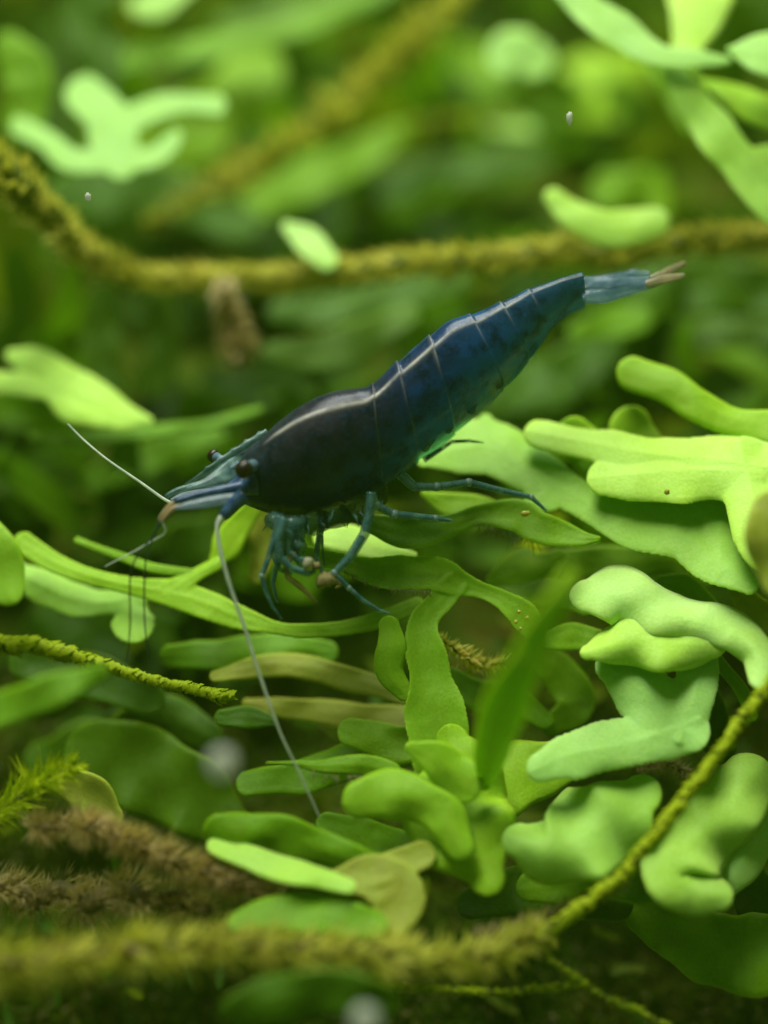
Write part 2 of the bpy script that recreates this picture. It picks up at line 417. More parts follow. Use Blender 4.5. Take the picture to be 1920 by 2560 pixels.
frond("small oval leaf under the shrimp's hind legs, behind the olive leaf", 77.5, 0.4, 'lime', [(1062,1236,10),(1120,1260,30),(1190,1265,32),(1262,1272,10)])
frond("brightest yellow green leaf behind the shrimp's long bent leg", 77, 1.1, 'pale', [(800,1345,18),(870,1350,38),(945,1372,30),(1035,1388,8)])
frond("arched leaf below the shrimp's bent leg with a hairy lower edge and downward branch", 74.4, 0.3, 'lime',
      [(770,1382,14),(870,1408,24),(980,1432,36),(1090,1434,38),(1150,1458,26),(1200,1476,18),(1255,1500,22),(1310,1540,34),(1335,1575,26)],
      [(1140,1460,24),(1105,1500,28),(1066,1550,34),(1062,1620,42),(1075,1690,50),(1085,1760,62),(1092,1850,70),(1100,1930,60)], cup=-0.3)
frond("egg shaped green lobe standing against the downward branch", 73.6, 0.1, 'lime', [(972,1568,28),(980,1618,40),(975,1680,36),(1010,1730,22)], cup=0.2)
frond("broad bright green leaf tucked between the olive leaf and the folded pale frond", 78, 0.5, 'lime', [(1232,1452,18),(1290,1430,48),(1345,1425,54),(1392,1395,26)])
frond("dim leaf edge lying below the broad bright green leaf", 77, 0.9, 'mid', [(1240,1478,12),(1310,1485,26),(1400,1490,36),(1460,1520,20)])
frond("big folded pale frond with an arched back beside the bright moss strand", 72.2, 0.8, 'mint',
      [(1468,1490,44),(1550,1490,72),(1640,1524,64),(1740,1555,56),(1830,1582,54),(1890,1630,46),(1905,1690,36)], cup=0.6, th=0.04, wav=0.4)
frond("second pale fold lying right under the arched back", 71.8, 0.75, 'pale', [(1470,1630,20),(1520,1618,44),(1600,1604,60),(1690,1610,74),(1770,1604,50)], cup=0.6, th=0.04, wav=0.4)
frond("crumpled pale frond that sweeps down and round below the two folds", 71.4, 0.6, 'mint',
      [(1530,1676,40),(1606,1730,72),(1672,1790,80),(1720,1830,50)],
      [(1690,1820,60),(1600,1852,60),(1500,1874,58),(1420,1890,54),(1360,1915,40)],
      [(1735,1640,48),(1742,1720,50),(1716,1800,56)], cup=0.25, th=0.05)
frond("dim leaf hiding behind the arched back of the folded frond", 76, 0.3, 'lime', [(1655,1455,18),(1710,1470,34),(1770,1520,30)])
frond("thin pale strap hanging from the folded frond to the moss strand", 73.6, 0.2, 'mid', [(1760,1590,14),(1800,1660,16),(1850,1720,18),(1880,1790,14)])
frond("hazy olive ribbon frond crossing in front of the downward branch", 62, 0.0, 'lime',
      [(1425,1445,26,-5),(1335,1600,40,-4),(1275,1730,50,-2),(1244,1820,50,1.5),(1226,1890,40,5),(1212,1960,16,8.5)], cup=0.2, th=0.05, wav=0.1, roll=0.1)
frond("broad soft leaf at the foot of the hazy ribbon with a ragged lower edge", 70.5, 0.5, 'lime',
      [(1130,1850,40),(1150,1930,104),(1150,2020,140),(1180,2110,112),(1215,2190,50)], cup=0.2, th=0.05, wav=0.2)
frond("side arm leaf reaching from the broad soft leaf toward the crumpled frond", 74, 0.4, 'lime', [(1200,1990,90),(1310,1935,80),(1420,1900,50)], cup=0.2, th=0.05)
frond("pointed green corner leaf between the round lobe and the broad soft leaf", 70, 0.3, 'lime', [(1030,1870,18),(1090,1900,50),(1150,1950,60)], th=0.05)
frond("rounded green lobe with a clean edge beside the broad soft leaf", 69.2, 0.35, 'lime', [(905,2000,48),(970,1986,62),(1040,1996,58),(1110,2040,52),(1150,2110,40)], cup=0.25, th=0.09)
frond("wavy edged green leaf which the long antenna touches", 69, 0.15, 'mid', [(548,2078,40),(612,2084,52),(700,2086,52),(780,2112,44),(860,2140,42),(950,2180,40)], cup=0.2)
frond("folded lower half leaf under the wavy edged leaf", 67.8, 1.2, 'pale', [(535,2115,18),(610,2140,30),(700,2168,34),(790,2194,30),(870,2215,20)])
frond("low dim leaf over the brown moss below the folded half leaf", 66.5, 0.9, 'mid', [(590,2305,22),(660,2285,38),(740,2282,44),(840,2292,46),(930,2310,40)])
frond("thick yellowish clump of leaf behind the low dim leaf", 68, 0.7, 'olive', [(860,2200,36),(930,2190,60),(1000,2240,60),(960,2310,44)], [(930,2180,40),(1050,2140,36)])
frond("chunky pale lobe crossed by the bright moss strand, tip brightly lit", 69.6, 0.7, 'pale',
      [(1300,2105,46),(1370,2125,88),(1460,2090,116),(1540,2040,104),(1600,1990,56)], cup=0.35, th=0.04, wav=0.45)
frond("wide green frond curling round to a pale blunt tip below the bright moss strand", 70, 0.7, 'pale',
      [(1870,1950,66),(1800,2040,96),(1715,2120,98),(1690,2190,84),(1745,2232,66),(1790,2238,42)], cup=0.35, th=0.04, wav=0.4)
frond("pale sided leaf standing beside the wide curling frond", 71.8, 0.3, 'mint', [(1910,1970,56),(1890,2060,64),(1850,2160,60),(1800,2220,40)], cup=0.25, th=0.05)
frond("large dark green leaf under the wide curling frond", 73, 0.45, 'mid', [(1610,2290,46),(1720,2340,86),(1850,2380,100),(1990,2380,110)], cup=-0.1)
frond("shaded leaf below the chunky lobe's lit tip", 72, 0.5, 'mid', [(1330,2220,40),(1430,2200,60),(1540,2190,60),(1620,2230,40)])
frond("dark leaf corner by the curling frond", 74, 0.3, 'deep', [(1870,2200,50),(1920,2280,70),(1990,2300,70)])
frond("brownish olive blurred leaf at the foot of the longest tongue frond", 66.5, 0.3, 'olive', [(1930,1280,54),(1915,1360,44),(1945,1450,40)], th=0.08)
frond("half hidden green leaf between the downward branch and the hazy ribbon", 76.5, 0.4, 'mid', [(1130,1700,30),(1200,1740,40),(1290,1750,36),(1360,1800,24)])
frond("dim leaf in the hollow under the crumpled pale frond", 77.5, 0.3, 'mid', [(1330,1640,30),(1400,1680,46),(1440,1760,44),(1380,1810,30)])
frond("short bright leaf wedged under the folded pale frond", 75.5, 0.5, 'lime', [(1370,1600,24),(1430,1590,36),(1490,1600,30)])
frond("green leaf behind the pale round speck's hollow, under the needle thin leaf's foot", 75, 0.5, 'mid', [(880,1830,36),(980,1860,50),(1080,1850,44)])
frond("dim leaf at the root of the wavy edged leaf", 71.5, 0.4, 'mid', [(820,2060,30),(900,2090,44),(990,2110,40)])
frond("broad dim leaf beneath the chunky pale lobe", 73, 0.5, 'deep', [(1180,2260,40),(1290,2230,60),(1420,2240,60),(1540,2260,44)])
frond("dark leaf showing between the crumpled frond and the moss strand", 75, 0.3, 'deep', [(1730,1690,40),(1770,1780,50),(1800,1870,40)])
frond("soft green leaf under the big forked frond's drooping end", 79.5, 0.4, 'mid', [(1420,1400,30),(1540,1410,44),(1680,1400,44),(1760,1440,30)])
frond("green olive leaf lying behind the brownish blurred leaf", 76, 0.3, 'olive', [(1850,1480,30),(1900,1540,44),(1970,1560,44)])
frond("green leaf behind the lower end of the long antenna", 79, 0.4, 'mid', [(430,1640,30),(560,1640,44),(700,1620,40),(820,1630,26)])
# --- left of the shrimp
frond("long ribbon frond under the shrimp's face, forked towards its feelers", 77, 0.5, 'lime',
      [(60,1362,26),(130,1405,22),(220,1440,17),(330,1466,18),(430,1484,28),(520,1512,32),(600,1546,28),(690,1570,15),(760,1577,16),(860,1570,18),(960,1545,20),(1040,1512,18)],
      [(430,1478,24),(490,1438,14),(545,1408,13)])
frond("pale leaf with a scalloped end peeping out below the shrimp's blue face", 79, 0.2, 'lime', [(545,1395,22),(568,1362,40),(600,1312,32),(632,1268,26)], th=0.09)
frond("brown green rounded leaf close under the shrimp's head shield", 80, 0.1, 'olive', [(640,1300,46),(660,1370,34),(640,1440,20)])
frond("cupped pale frond with a flared square stub crossed by two dark feelers", 78.6, 0.8, 'pale',
      [(52,1436,26),(110,1468,46),(190,1500,38),(270,1508,26),(330,1492,34)],
      [(328,1490,34),(330,1530,44),(332,1548,54)], cup=0.2)
frond("thin green strand lying over the forked ribbon frond", 78, 0.6, 'mid', [(195,1352,9),(300,1390,10),(380,1418,12),(480,1432,10)], th=0.07)
frond("blurred broad leaf against the cupped pale frond", 70, 0.3, 'lime', [(-60,1330,60),(-10,1400,62),(20,1470,44)])
frond("bright forked frond with a crisp notch, level with the shrimp's back", 85, 0.7, 'pale',
      [(30,890,14),(90,915,44),(160,965,46),(230,1005,50),(300,1035,34),(370,1052,10)],
      [(-40,955,24),(60,962,28),(140,965,24)], [(160,965,40),(180,1020,36),(250,1040,24)], cup=0.2)
frond("narrow strap passing under the bright forked frond toward the shrimp's back", 86, 0.6, 'mid', [(80,1090,10),(220,1095,16),(330,1082,20),(480,1068,14),(650,1026,10)], th=0.08)
frond("soft green leaf behind the shrimp's antenna and eyes", 90, 0.4, 'mid', [(230,1200,30),(330,1160,40),(440,1110,44),(540,1095,26)])
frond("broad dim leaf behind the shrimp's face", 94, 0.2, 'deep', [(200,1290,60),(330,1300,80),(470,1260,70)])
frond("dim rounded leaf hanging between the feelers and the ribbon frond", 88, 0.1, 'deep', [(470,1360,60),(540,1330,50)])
frond("blurred slanting leaf under the moss strand with the torn tip", 64, 0.3, 'mid', [(-60,1800,44),(60,1755,46),(160,1715,38),(250,1680,20)], th=0.08)
frond("small dark green oval leaf just below the torn moss tip", 76, 0.4, 'deep', [(560,1795,24),(620,1792,30),(680,1802,14)])
frond("olive leaf crusted with algae below the shrimp's feet", 77, 0.6, 'olive', [(540,1690,16),(700,1662,30),(850,1690,34),(950,1720,30),(1005,1745,16)])
frond("second olive leaf beneath the algae crusted leaf", 78, 0.7, 'olive', [(620,1760,16),(760,1775,30),(900,1790,34),(1020,1800,30)])
frond("needle thin leaf crossed by the long antenna", 71, 0.4, 'mid', [(668,1908,3),(740,1910,7),(800,1916,16),(900,1912,28),(980,1930,22)], th=0.08)
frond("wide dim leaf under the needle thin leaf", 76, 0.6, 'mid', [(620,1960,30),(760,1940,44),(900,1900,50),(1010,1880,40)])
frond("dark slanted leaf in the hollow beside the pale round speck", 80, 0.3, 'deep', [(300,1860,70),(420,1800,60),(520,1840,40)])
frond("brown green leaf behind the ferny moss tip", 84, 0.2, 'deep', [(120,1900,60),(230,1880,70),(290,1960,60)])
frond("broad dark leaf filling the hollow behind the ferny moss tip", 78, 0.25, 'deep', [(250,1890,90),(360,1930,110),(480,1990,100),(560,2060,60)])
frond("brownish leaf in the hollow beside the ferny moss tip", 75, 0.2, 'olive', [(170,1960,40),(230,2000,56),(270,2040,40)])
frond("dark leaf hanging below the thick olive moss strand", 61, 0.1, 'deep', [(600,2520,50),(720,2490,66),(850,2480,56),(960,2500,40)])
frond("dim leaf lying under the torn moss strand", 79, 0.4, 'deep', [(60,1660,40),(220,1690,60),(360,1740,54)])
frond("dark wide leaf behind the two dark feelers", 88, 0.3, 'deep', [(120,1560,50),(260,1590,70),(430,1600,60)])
# --- behind, out of focus
frond("brightest pale frond of the background, three tips and a broad top", 90, 0.75, 'mint',
      [(212,240,44),(268,292,58),(285,350,56),(300,400,44)], [(50,318,22),(115,350,28),(180,400,28),(300,400,26)],
      [(440,340,12),(420,365,24),(380,395,26),(300,400,26)], [(540,262,22),(420,262,26),(320,300,34)])
frond("large soft leaf spreading behind the brightest background frond", 104, 0.3, 'mid', [(330,420,70),(450,350,90),(560,260,80),(640,180,70)])
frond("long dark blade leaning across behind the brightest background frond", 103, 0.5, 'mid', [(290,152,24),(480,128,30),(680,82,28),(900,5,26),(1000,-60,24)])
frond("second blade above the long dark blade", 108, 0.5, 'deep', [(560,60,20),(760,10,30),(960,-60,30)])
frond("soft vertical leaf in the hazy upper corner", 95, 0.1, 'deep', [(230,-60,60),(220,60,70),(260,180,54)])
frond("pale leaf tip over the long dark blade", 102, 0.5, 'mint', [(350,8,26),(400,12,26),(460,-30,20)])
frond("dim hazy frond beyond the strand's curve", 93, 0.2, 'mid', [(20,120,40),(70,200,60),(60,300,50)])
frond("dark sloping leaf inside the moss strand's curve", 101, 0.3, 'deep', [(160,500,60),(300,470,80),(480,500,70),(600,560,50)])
frond("small pale arched leaf right above the yellow moss strand", 88, 0.6, 'mint', [(718,568,14),(768,600,34),(815,648,30)])
frond("broad green blade rising behind the small arched leaf", 104, 0.4, 'mid', [(560,560,28),(700,480,50),(860,410,50),(1000,330,24)])
frond("dim blade lying along the broad green blade", 108, 0.4, 'deep', [(760,520,30),(940,470,50),(1160,420,44),(1340,400,24)])
frond("curved pale leaf like a pea pod above the yellow moss strand", 86, 0.45, 'pale', [(1382,496,24),(1445,545,38),(1540,575,46),(1640,555,34)], cup=0.2)
frond("short leaf standing up behind the pod shaped leaf", 97, 0.2, 'mid', [(1640,560,30),(1650,480,28),(1655,440,16)])
frond("dim round leaf behind the pod shaped leaf", 100, 0.2, 'mid', [(1520,480,50),(1600,470,50)])
frond("pale green round leaf facing forward among the dim background leaves", 96, 0.15, 'mint', [(1285,138,68),(1325,146,62)], th=0.11)
frond("large blurred green leaf below the pale round leaf", 118, 0.4, 'lime', [(1460,230,80),(1580,230,100),(1700,300,80)])
frond("dark wide leaf behind the round pale leaf", 124, 0.3, 'mid', [(1060,150,70),(1200,200,90),(1360,230,70)])
frond("thin grey green leaf beneath the pale round leaf", 110, 0.5, 'mint', [(1220,310,10),(1270,312,22),(1325,328,12)])
frond("pale pointed leaf of the upper cluster with a straight midrib", 84.5, 0.6, 'mint', [(1420,-20,30),(1500,40,42),(1580,100,36),(1640,130,22)], [(1580,110,30),(1660,138,26),(1760,150,18),(1820,152,6)])
frond("broad bright leaf crowning the upper cluster", 87, 0.7, 'pale', [(1760,-40,90),(1745,40,74),(1720,110,40)])
frond("grey white leaf tip at the edge of the upper cluster", 83.5, 0.6, 'mint', [(1825,125,8),(1880,132,40),(1980,140,70)])
frond("tapered green leaf below the grey white leaf tip", 85, 0.6, 'lime', [(1765,208,10),(1830,235,30),(1900,275,42),(1990,300,46)])
frond("stepped hanging frond of the upper cluster ending by the yellow moss strand", 83.5, 0.35, 'pale', [(1690,185,28),(1745,270,42),(1800,350,42),(1855,420,42),(1920,500,42),(1990,540,40)], [(1880,400,30),(1990,390,40)])
frond("shaded wedge leaf between the upper cluster leaves", 92, 0.3, 'mid', [(1640,160,30),(1700,210,50),(1740,300,40)])
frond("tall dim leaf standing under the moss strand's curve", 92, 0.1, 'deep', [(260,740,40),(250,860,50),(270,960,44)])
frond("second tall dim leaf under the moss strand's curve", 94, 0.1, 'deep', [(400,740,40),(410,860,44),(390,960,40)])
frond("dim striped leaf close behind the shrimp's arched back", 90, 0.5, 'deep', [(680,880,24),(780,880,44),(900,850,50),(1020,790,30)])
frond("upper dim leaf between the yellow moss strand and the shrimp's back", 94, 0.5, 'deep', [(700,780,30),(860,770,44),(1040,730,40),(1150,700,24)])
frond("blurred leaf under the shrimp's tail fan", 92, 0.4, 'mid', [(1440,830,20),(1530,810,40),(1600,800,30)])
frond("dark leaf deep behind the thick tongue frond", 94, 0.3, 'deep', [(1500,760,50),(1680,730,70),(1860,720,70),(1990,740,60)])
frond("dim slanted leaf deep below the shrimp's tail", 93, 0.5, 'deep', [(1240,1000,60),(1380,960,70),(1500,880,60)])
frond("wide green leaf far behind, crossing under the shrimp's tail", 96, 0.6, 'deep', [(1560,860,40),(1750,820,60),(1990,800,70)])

# ------------------------------------------------------------------ moss strands
def leaflet(mb, base, dirv, side, ln, wd, up):
    tip = base + dirv * ln + up * ln * 0.18
    m = base + dirv * ln * 0.42
    b = len(mb.v)
    mb.v += [base, m + side * wd, m + up * wd * 0.5, m - side * wd, tip]
    mb.f += [(b, b + 1, b + 2), (b, b + 2, b + 3), (b + 1, b + 4, b + 2), (b + 2, b + 4, b + 3)]
def moss(label, nodes, mat, stem='stem', per_mm=26, ln=0.55, wd=0.13, spread=0.8, core=0.35, group='moss strands', seed=0, name='moss_strand', clump=0.25):
    """nodes: (px, py, half width px, depth mm)"""
    rnd = random.Random(seed + len(nodes) * 13)
    n = 60
    pts, L = catmull([(x, y, w_, deep(d_)) for x, y, w_, d_ in nodes], n)
    v3 = [P(x, y, d) for x, y, wd_, d in pts]
    rad = [max(0.02, p[2] * p[3] / FPX) * (1 + clump * noise.noise(Vector((i * 0.45, seed * 3.3, 0)))) for i, p in enumerate(pts)]
    v3 = [v + Vector((noise.noise(v * 0.9), noise.noise(v * 0.9 + Vector((9, 0, 0))), noise.noise(v * 0.9 + Vector((0, 9, 0))))) * r * 0.5 for v, r in zip(v3, rad)]
    root = empty(name, v3[0]); tag(root, label, 'moss', group)
    mb = MB(); mb.tube(v3, [r * core for r in rad], 7); mb.build('stem', M[stem], root, v3[0])
    lm = MB()
    total = sum((a - b).length for a, b in zip(v3, v3[1:]))
    cnt = int(total * per_mm)
    for q in range(cnt):
        t = rnd.random() * (n - 1.001); i = int(t); f = t - i
        p = v3[i].lerp(v3[i + 1], f); r = rad[i]
        tg = (v3[i + 1] - v3[i]).normalized()
        rv = Vector((rnd.gauss(0, 1), rnd.gauss(0, 1), rnd.gauss(0, 1))); rv = (rv - tg * rv.dot(tg)).normalized()
        dirv = (tg * (1.1 - spread * rnd.random() * 0.9) + rv * spread * (0.35 + rnd.random() * 0.7)).normalized()
        l = ln * (0.6 + 0.8 * rnd.random()) * min(1.4, 0.45 + r * 1.2)
        leaflet(lm, p + rv * r * (core * 0.8 + 0.25 * rnd.random()), dirv, dirv.cross(rv).normalized(), l, wd * (0.7 + 0.6 * rnd.random()), rv)
    lo = lm.build('leaflets', M[mat], root, v3[0]); lo['kind'] = 'stuff'
    return root
moss("bright lime moss strand running slantwise over the chunky pale lobe", [(1960,1660,14,68.5),(1820,1850,14,68.2),(1700,2010,15,67.6),(1600,2130,17,67.4),(1560,2180,15,67.4),(1450,2270,19,67.4),(1360,2335,15,67.4)], 'moss', per_mm=46, ln=0.42, wd=0.15, spread=0.45, core=0.6, seed=1)
moss("thin lime moss thread hanging below the blurred olive moss strand", [(780,2438,9,69),(900,2455,9,69),(1040,2470,9,69),(1270,2478,9,69),(1460,2458,8,69)], 'moss', per_mm=40, ln=0.36, wd=0.09, spread=0.5, core=0.55, seed=2)
moss("thin lime moss thread slanting away from the end of the bright strand", [(1360,2390,9,69),(1430,2440,10,69),(1490,2477,10,69),(1580,2520,9,68.5),(1700,2580,9,68.5)], 'moss', per_mm=40, ln=0.36, wd=0.09, spread=0.5, core=0.55, seed=3)
moss("moss strand with a torn tip ending near the long antenna", [(-40,1605,26,71),(60,1612,26,71),(150,1630,22,71.5),(260,1662,14,72),(400,1705,13,72.5),(470,1722,14,73),(530,1738,16,73),(580,1738,5,73)], 'moss', per_mm=60, ln=0.42, wd=0.2, spread=0.36, core=0.5, seed=4)
moss("thick blurred olive moss strand lying along the bottom of the tangle", [(-80,2420,60,62),(150,2390,54,62.5),(400,2372,46,63),(700,2372,44,63.5),(1000,2395,44,64.5),(1200,2385,36,66),(1370,2328,24,68)], 'mossy', 'stemb', per_mm=70, ln=0.7, wd=0.13, spread=1.3, core=0.3, seed=5, clump=0.5)
moss("fuzzy tan moss strand behind the wavy edged leaf", [(80,2080,30,70),(200,2062,40,69.5),(330,2100,42,69),(430,2150,44,69),(540,2190,40,68.5),(680,2230,30,68)], 'mossb', 'stemb', per_mm=300, ln=0.55, wd=0.05, spread=1.5, core=0.2, seed=6)
moss("dark brown moss heap under the fuzzy tan strand", [(-80,2230,70,71),(120,2230,80,71),(320,2250,80,70),(520,2270,60,69)], 'mossb', 'stemb', per_mm=120, ln=0.45, wd=0.06, spread=1.4, core=0.3, seed=7)
moss("long yellow moss strand passing behind the shrimp's tail and curving up", [(1990,585,36,88),(1800,600,38,88),(1600,622,36,88),(1300,640,34,88),(1000,662,32,88),(700,690,30,89),(450,697,32,89),(310,680,34,89),(190,605,40,87),(70,490,52,84),(-60,380,60,82)], 'mossy', per_mm=60, ln=0.55, wd=0.16, spread=0.8, core=0.6, seed=8)
moss("brown beaded moss twig climbing behind the yellow strand", [(360,560,10,96),(480,495,18,96),(650,405,20,97),(810,290,26,98),(960,165,26,99),(1100,40,24,100),(1180,-60,24,101)], 'mossy', 'stemb', per_mm=26, ln=1.0, wd=0.3, spread=1.5, core=0.22, seed=9, clump=1.1)
moss("slim lime moss stem arching under the pale round leaf", [(740,460,8,107),(830,400,14,107),(985,335,15,107),(1100,305,14,108),(1290,300,10,109)], 'moss', per_mm=24, ln=0.5, wd=0.15, spread=0.5, core=0.7, seed=10)
moss("small brown tuft dangling under the yellow moss strand", [(560,700,16,87),(565,760,26,88),(580,830,44,88),(590,880,40,88),(600,910,16,88)], 'mossb', 'stemb', per_mm=130, ln=0.5, wd=0.1, spread=1.3, core=0.4, seed=11)
moss("bright ferny moss tip beside the brown green leaf", [(-60,2050,40,71),(20,2000,48,71),(90,1965,40,70.5),(150,1932,24,70),(190,1915,8,70)], 'moss', per_mm=46, ln=0.8, wd=0.13, spread=0.9, core=0.15, seed=12)
moss("brown fuzz growing behind the chunky pale lobe", [(1590,1930,16,76),(1630,1915,24,76),(1680,1920,26,76),(1730,1950,20,76)], 'mossb', 'stemb', per_mm=110, ln=0.35, wd=0.06, spread=1.4, core=0.25, seed=13)
moss("brownish moss shoot under the chunky pale lobe", [(1180,2340,26,68),(1300,2320,34,68.5),(1420,2270,24,69.5),(1560,2210,20,70)], 'mossb', 'stemb', per_mm=100, ln=0.4, wd=0.06, spread=1.4, core=0.25, seed=14)
moss("sprinkled yellow moss shoot beside the downward branch", [(1090,1590,14,75.5),(1130,1620,24,75.5),(1190,1655,26,76),(1260,1660,22,76)], 'mossy', per_mm=60, ln=0.4, wd=0.12, spread=1.3, core=0.2, seed=15)

# ------------------------------------------------------------------ the tangle of moss and small leaves on the bank
def tangle():
    rnd = random.Random(21)
    V, Fc, MI = [], [], []
    mats = [M['t_mid'], M['t_deep'], M['t_olive'], M['t_lime'], M['moss']]
    def strip(p, dirv, upv, ln, wd, bend, mi):
        side = dirv.cross(upv).normalized(); n = 10; b = len(V); ph = rnd.uniform(0, 6)
        for i in range(n):
            t = i / (n - 1)
            c = p + dirv * ln * t + upv * bend * ln * t * t
            ww = wd * (max(0.0, 1 - (2 * min(1, 0.2 + 0.8 * t) - 1) ** 4) ** 0.5 + 0.01) * (1 + 0.25 * math.sin(ph + 5 * t))
            wv = math.sin(ph + 4 * t) * ww * 0.25
            V.extend([c - side * ww + upv * wv, c - side * ww * 0.5 - upv * ww * 0.12, c - upv * ww * 0.2, c + side * ww * 0.5 - upv * ww * 0.12, c + side * ww - upv * wv])
        for i in range(n - 1):
            for k in range(4):
                q = b + i * 5 + k
                Fc.append((q, q + 1, q + 6, q + 5)); MI.append(mi)
    def kind():
        r = rnd.random()
        return 0 if r < .30 else 1 if r < .82 else 2 if r < .94 else 3 if r < .98 else 4
    for q in range(3000):
        y = -1100 + 3900 * rnd.random(); x = -2200 + 6300 * rnd.random()
        d = bank_d(y)
        p = P(x, y, d - 0.5)
        dirv = Vector((rnd.gauss(0, 1), rnd.gauss(-0.4, 0.6), rnd.gauss(0.35, 0.5))).normalized()
        upv = Vector((rnd.gauss(0, .3), -0.6, 0.8)); upv = (upv - dirv * upv.dot(dirv)).normalized()
        ln = rnd.uniform(4, 11)
        low = y > 1450
        if low and (y > 1800 or rnd.random() < 0.6): continue
        k_ = 0.5 if low else (d / 110) ** 1.2
        strip(p, dirv, upv, ln * k_, rnd.uniform(0.7, 2.0) * k_, rnd.uniform(-0.3, 0.4), (2 if rnd.random() < .35 else 1) if low else kind())
    for q in range(1500):
        y = -1100 + 3900 * rnd.random(); x = -2200 + 6300 * rnd.random()
        p = P(x, y, bank_d(y) - rnd.uniform(-1, 2))
        dirv = Vector((rnd.gauss(0, 1), rnd.gauss(-0.3, 0.7), rnd.gauss(0.2, 0.6))).normalized()
        upv = Vector((0, -0.5, 0.85)); upv = (upv - dirv * upv.dot(dirv)).normalized()
        strip(p, dirv, upv, rnd.uniform(1.2, 3), rnd.uniform(0.12, 0.3), rnd.uniform(-0.3, 0.3), 1 if rnd.random() < .5 else 2)
    fz = MB()
    for q in range(26000):
        y = rnd.uniform(1650, 3000); x = rnd.uniform(-900, 2900)
        p = P(x, y, bank_d(y)); nz = noise.fractal(p * 0.09, 1.0, 2.0, 4) * 3.2 + noise.noise(p * 0.03) * 4
        p = p + Vector((0, -0.75, 0.65)) * (nz - 1.5)
        dirv = Vector((rnd.gauss(0, .7), rnd.gauss(-0.6, 0.5), rnd.gauss(0.6, 0.4))).normalized()
        sd_ = dirv.cross(Vector((rnd.gauss(0, 1), rnd.gauss(0, 1), 1))).normalized()
        leaflet(fz, p, dirv, sd_, rnd.uniform(0.5, 1.8), rnd.uniform(0.04, 0.13), sd_.cross(dirv))
    nb_ = len(V); V.extend(fz.v); Fc.extend([tuple(i + nb_ for i in f) for f in fz.f]); MI.extend([rnd.choice((1, 1, 1, 1, 1, 2, 2, 2, 5)) for f in fz.f])
    mats.append(M['mossb'])
    o = link('plant_tangle', V, Fc, None, mats=mats, midx=MI)
    tag(o, 'dense dim tangle of small leaves and moss covering the bank', 'plants', kind='stuff')
tangle()

# ------------------------------------------------------------------ the shrimp
def sd(x): return 71.8 + (x - 400) / 1300 * 4.6         # the tail lies a little deeper than the head
root = empty('shrimp', P(800, 1400, sd(800)))
tag(root, 'dark blue shrimp with long feelers standing on the pale fronds', 'shrimp')
ROLL = math.radians(38)
ST = [  # dorsal px, ventral px, half width relative to half height
 ((606,1142),(586,1232),.62),((628,1114),(596,1256),.72),((655,1093),(630,1276),.76),((700,1050),(675,1292),.78),((750,1011),(728,1298),.80),
 ((805,983),(790,1292),.82),((862,968),(856,1276),.80),((915,964),(918,1248),.76),((944,946),(985,1208),.74),((992,903),(1052,1162),.72),
 ((1068,841),(1140,1095),.70),((1118,804),(1207,1034),.68),((1171,789),(1266,976),.66),((1247,757),(1328,906),.64),((1318,725),(1376,834),.62),
 ((1388,700),(1420,792),.60),((1453,683),(1465,768),.55)]
BREAK = [7.6, 9.0, 10.05, 12.0, 13.0, 14.0]             # hind margins, in station numbers
def station(t):
    i = min(int(t), len(ST) - 2); f = t - i
    def g(k): k = max(0, min(len(ST) - 1, k)); s = ST[k]; return (*s[0], *s[1], s[2])
    a, b, c, d = g(i - 1), g(i), g(i + 1), g(i + 2)
    return [0.5 * (2 * q + (r - p) * f + (2 * p - 5 * q + 4 * r - s) * f * f + (3 * q - p - 3 * r + s) * f ** 3) for p, q, r, s in zip(a, b, c, d)]
NS = 84; TH0 = 4 * 2 * math.pi / 84
ts = sorted(set([i * 0.1 for i in range(0, 161)] + [b - 0.012 for b in BREAK] + [b - 0.06 for b in BREAK] + [b + 0.012 for b in BREAK]))
ts = [t for t in ts if not any(abs(t - b) < 0.006 for b in BREAK)]
rows, uvs, glints = [], [], []
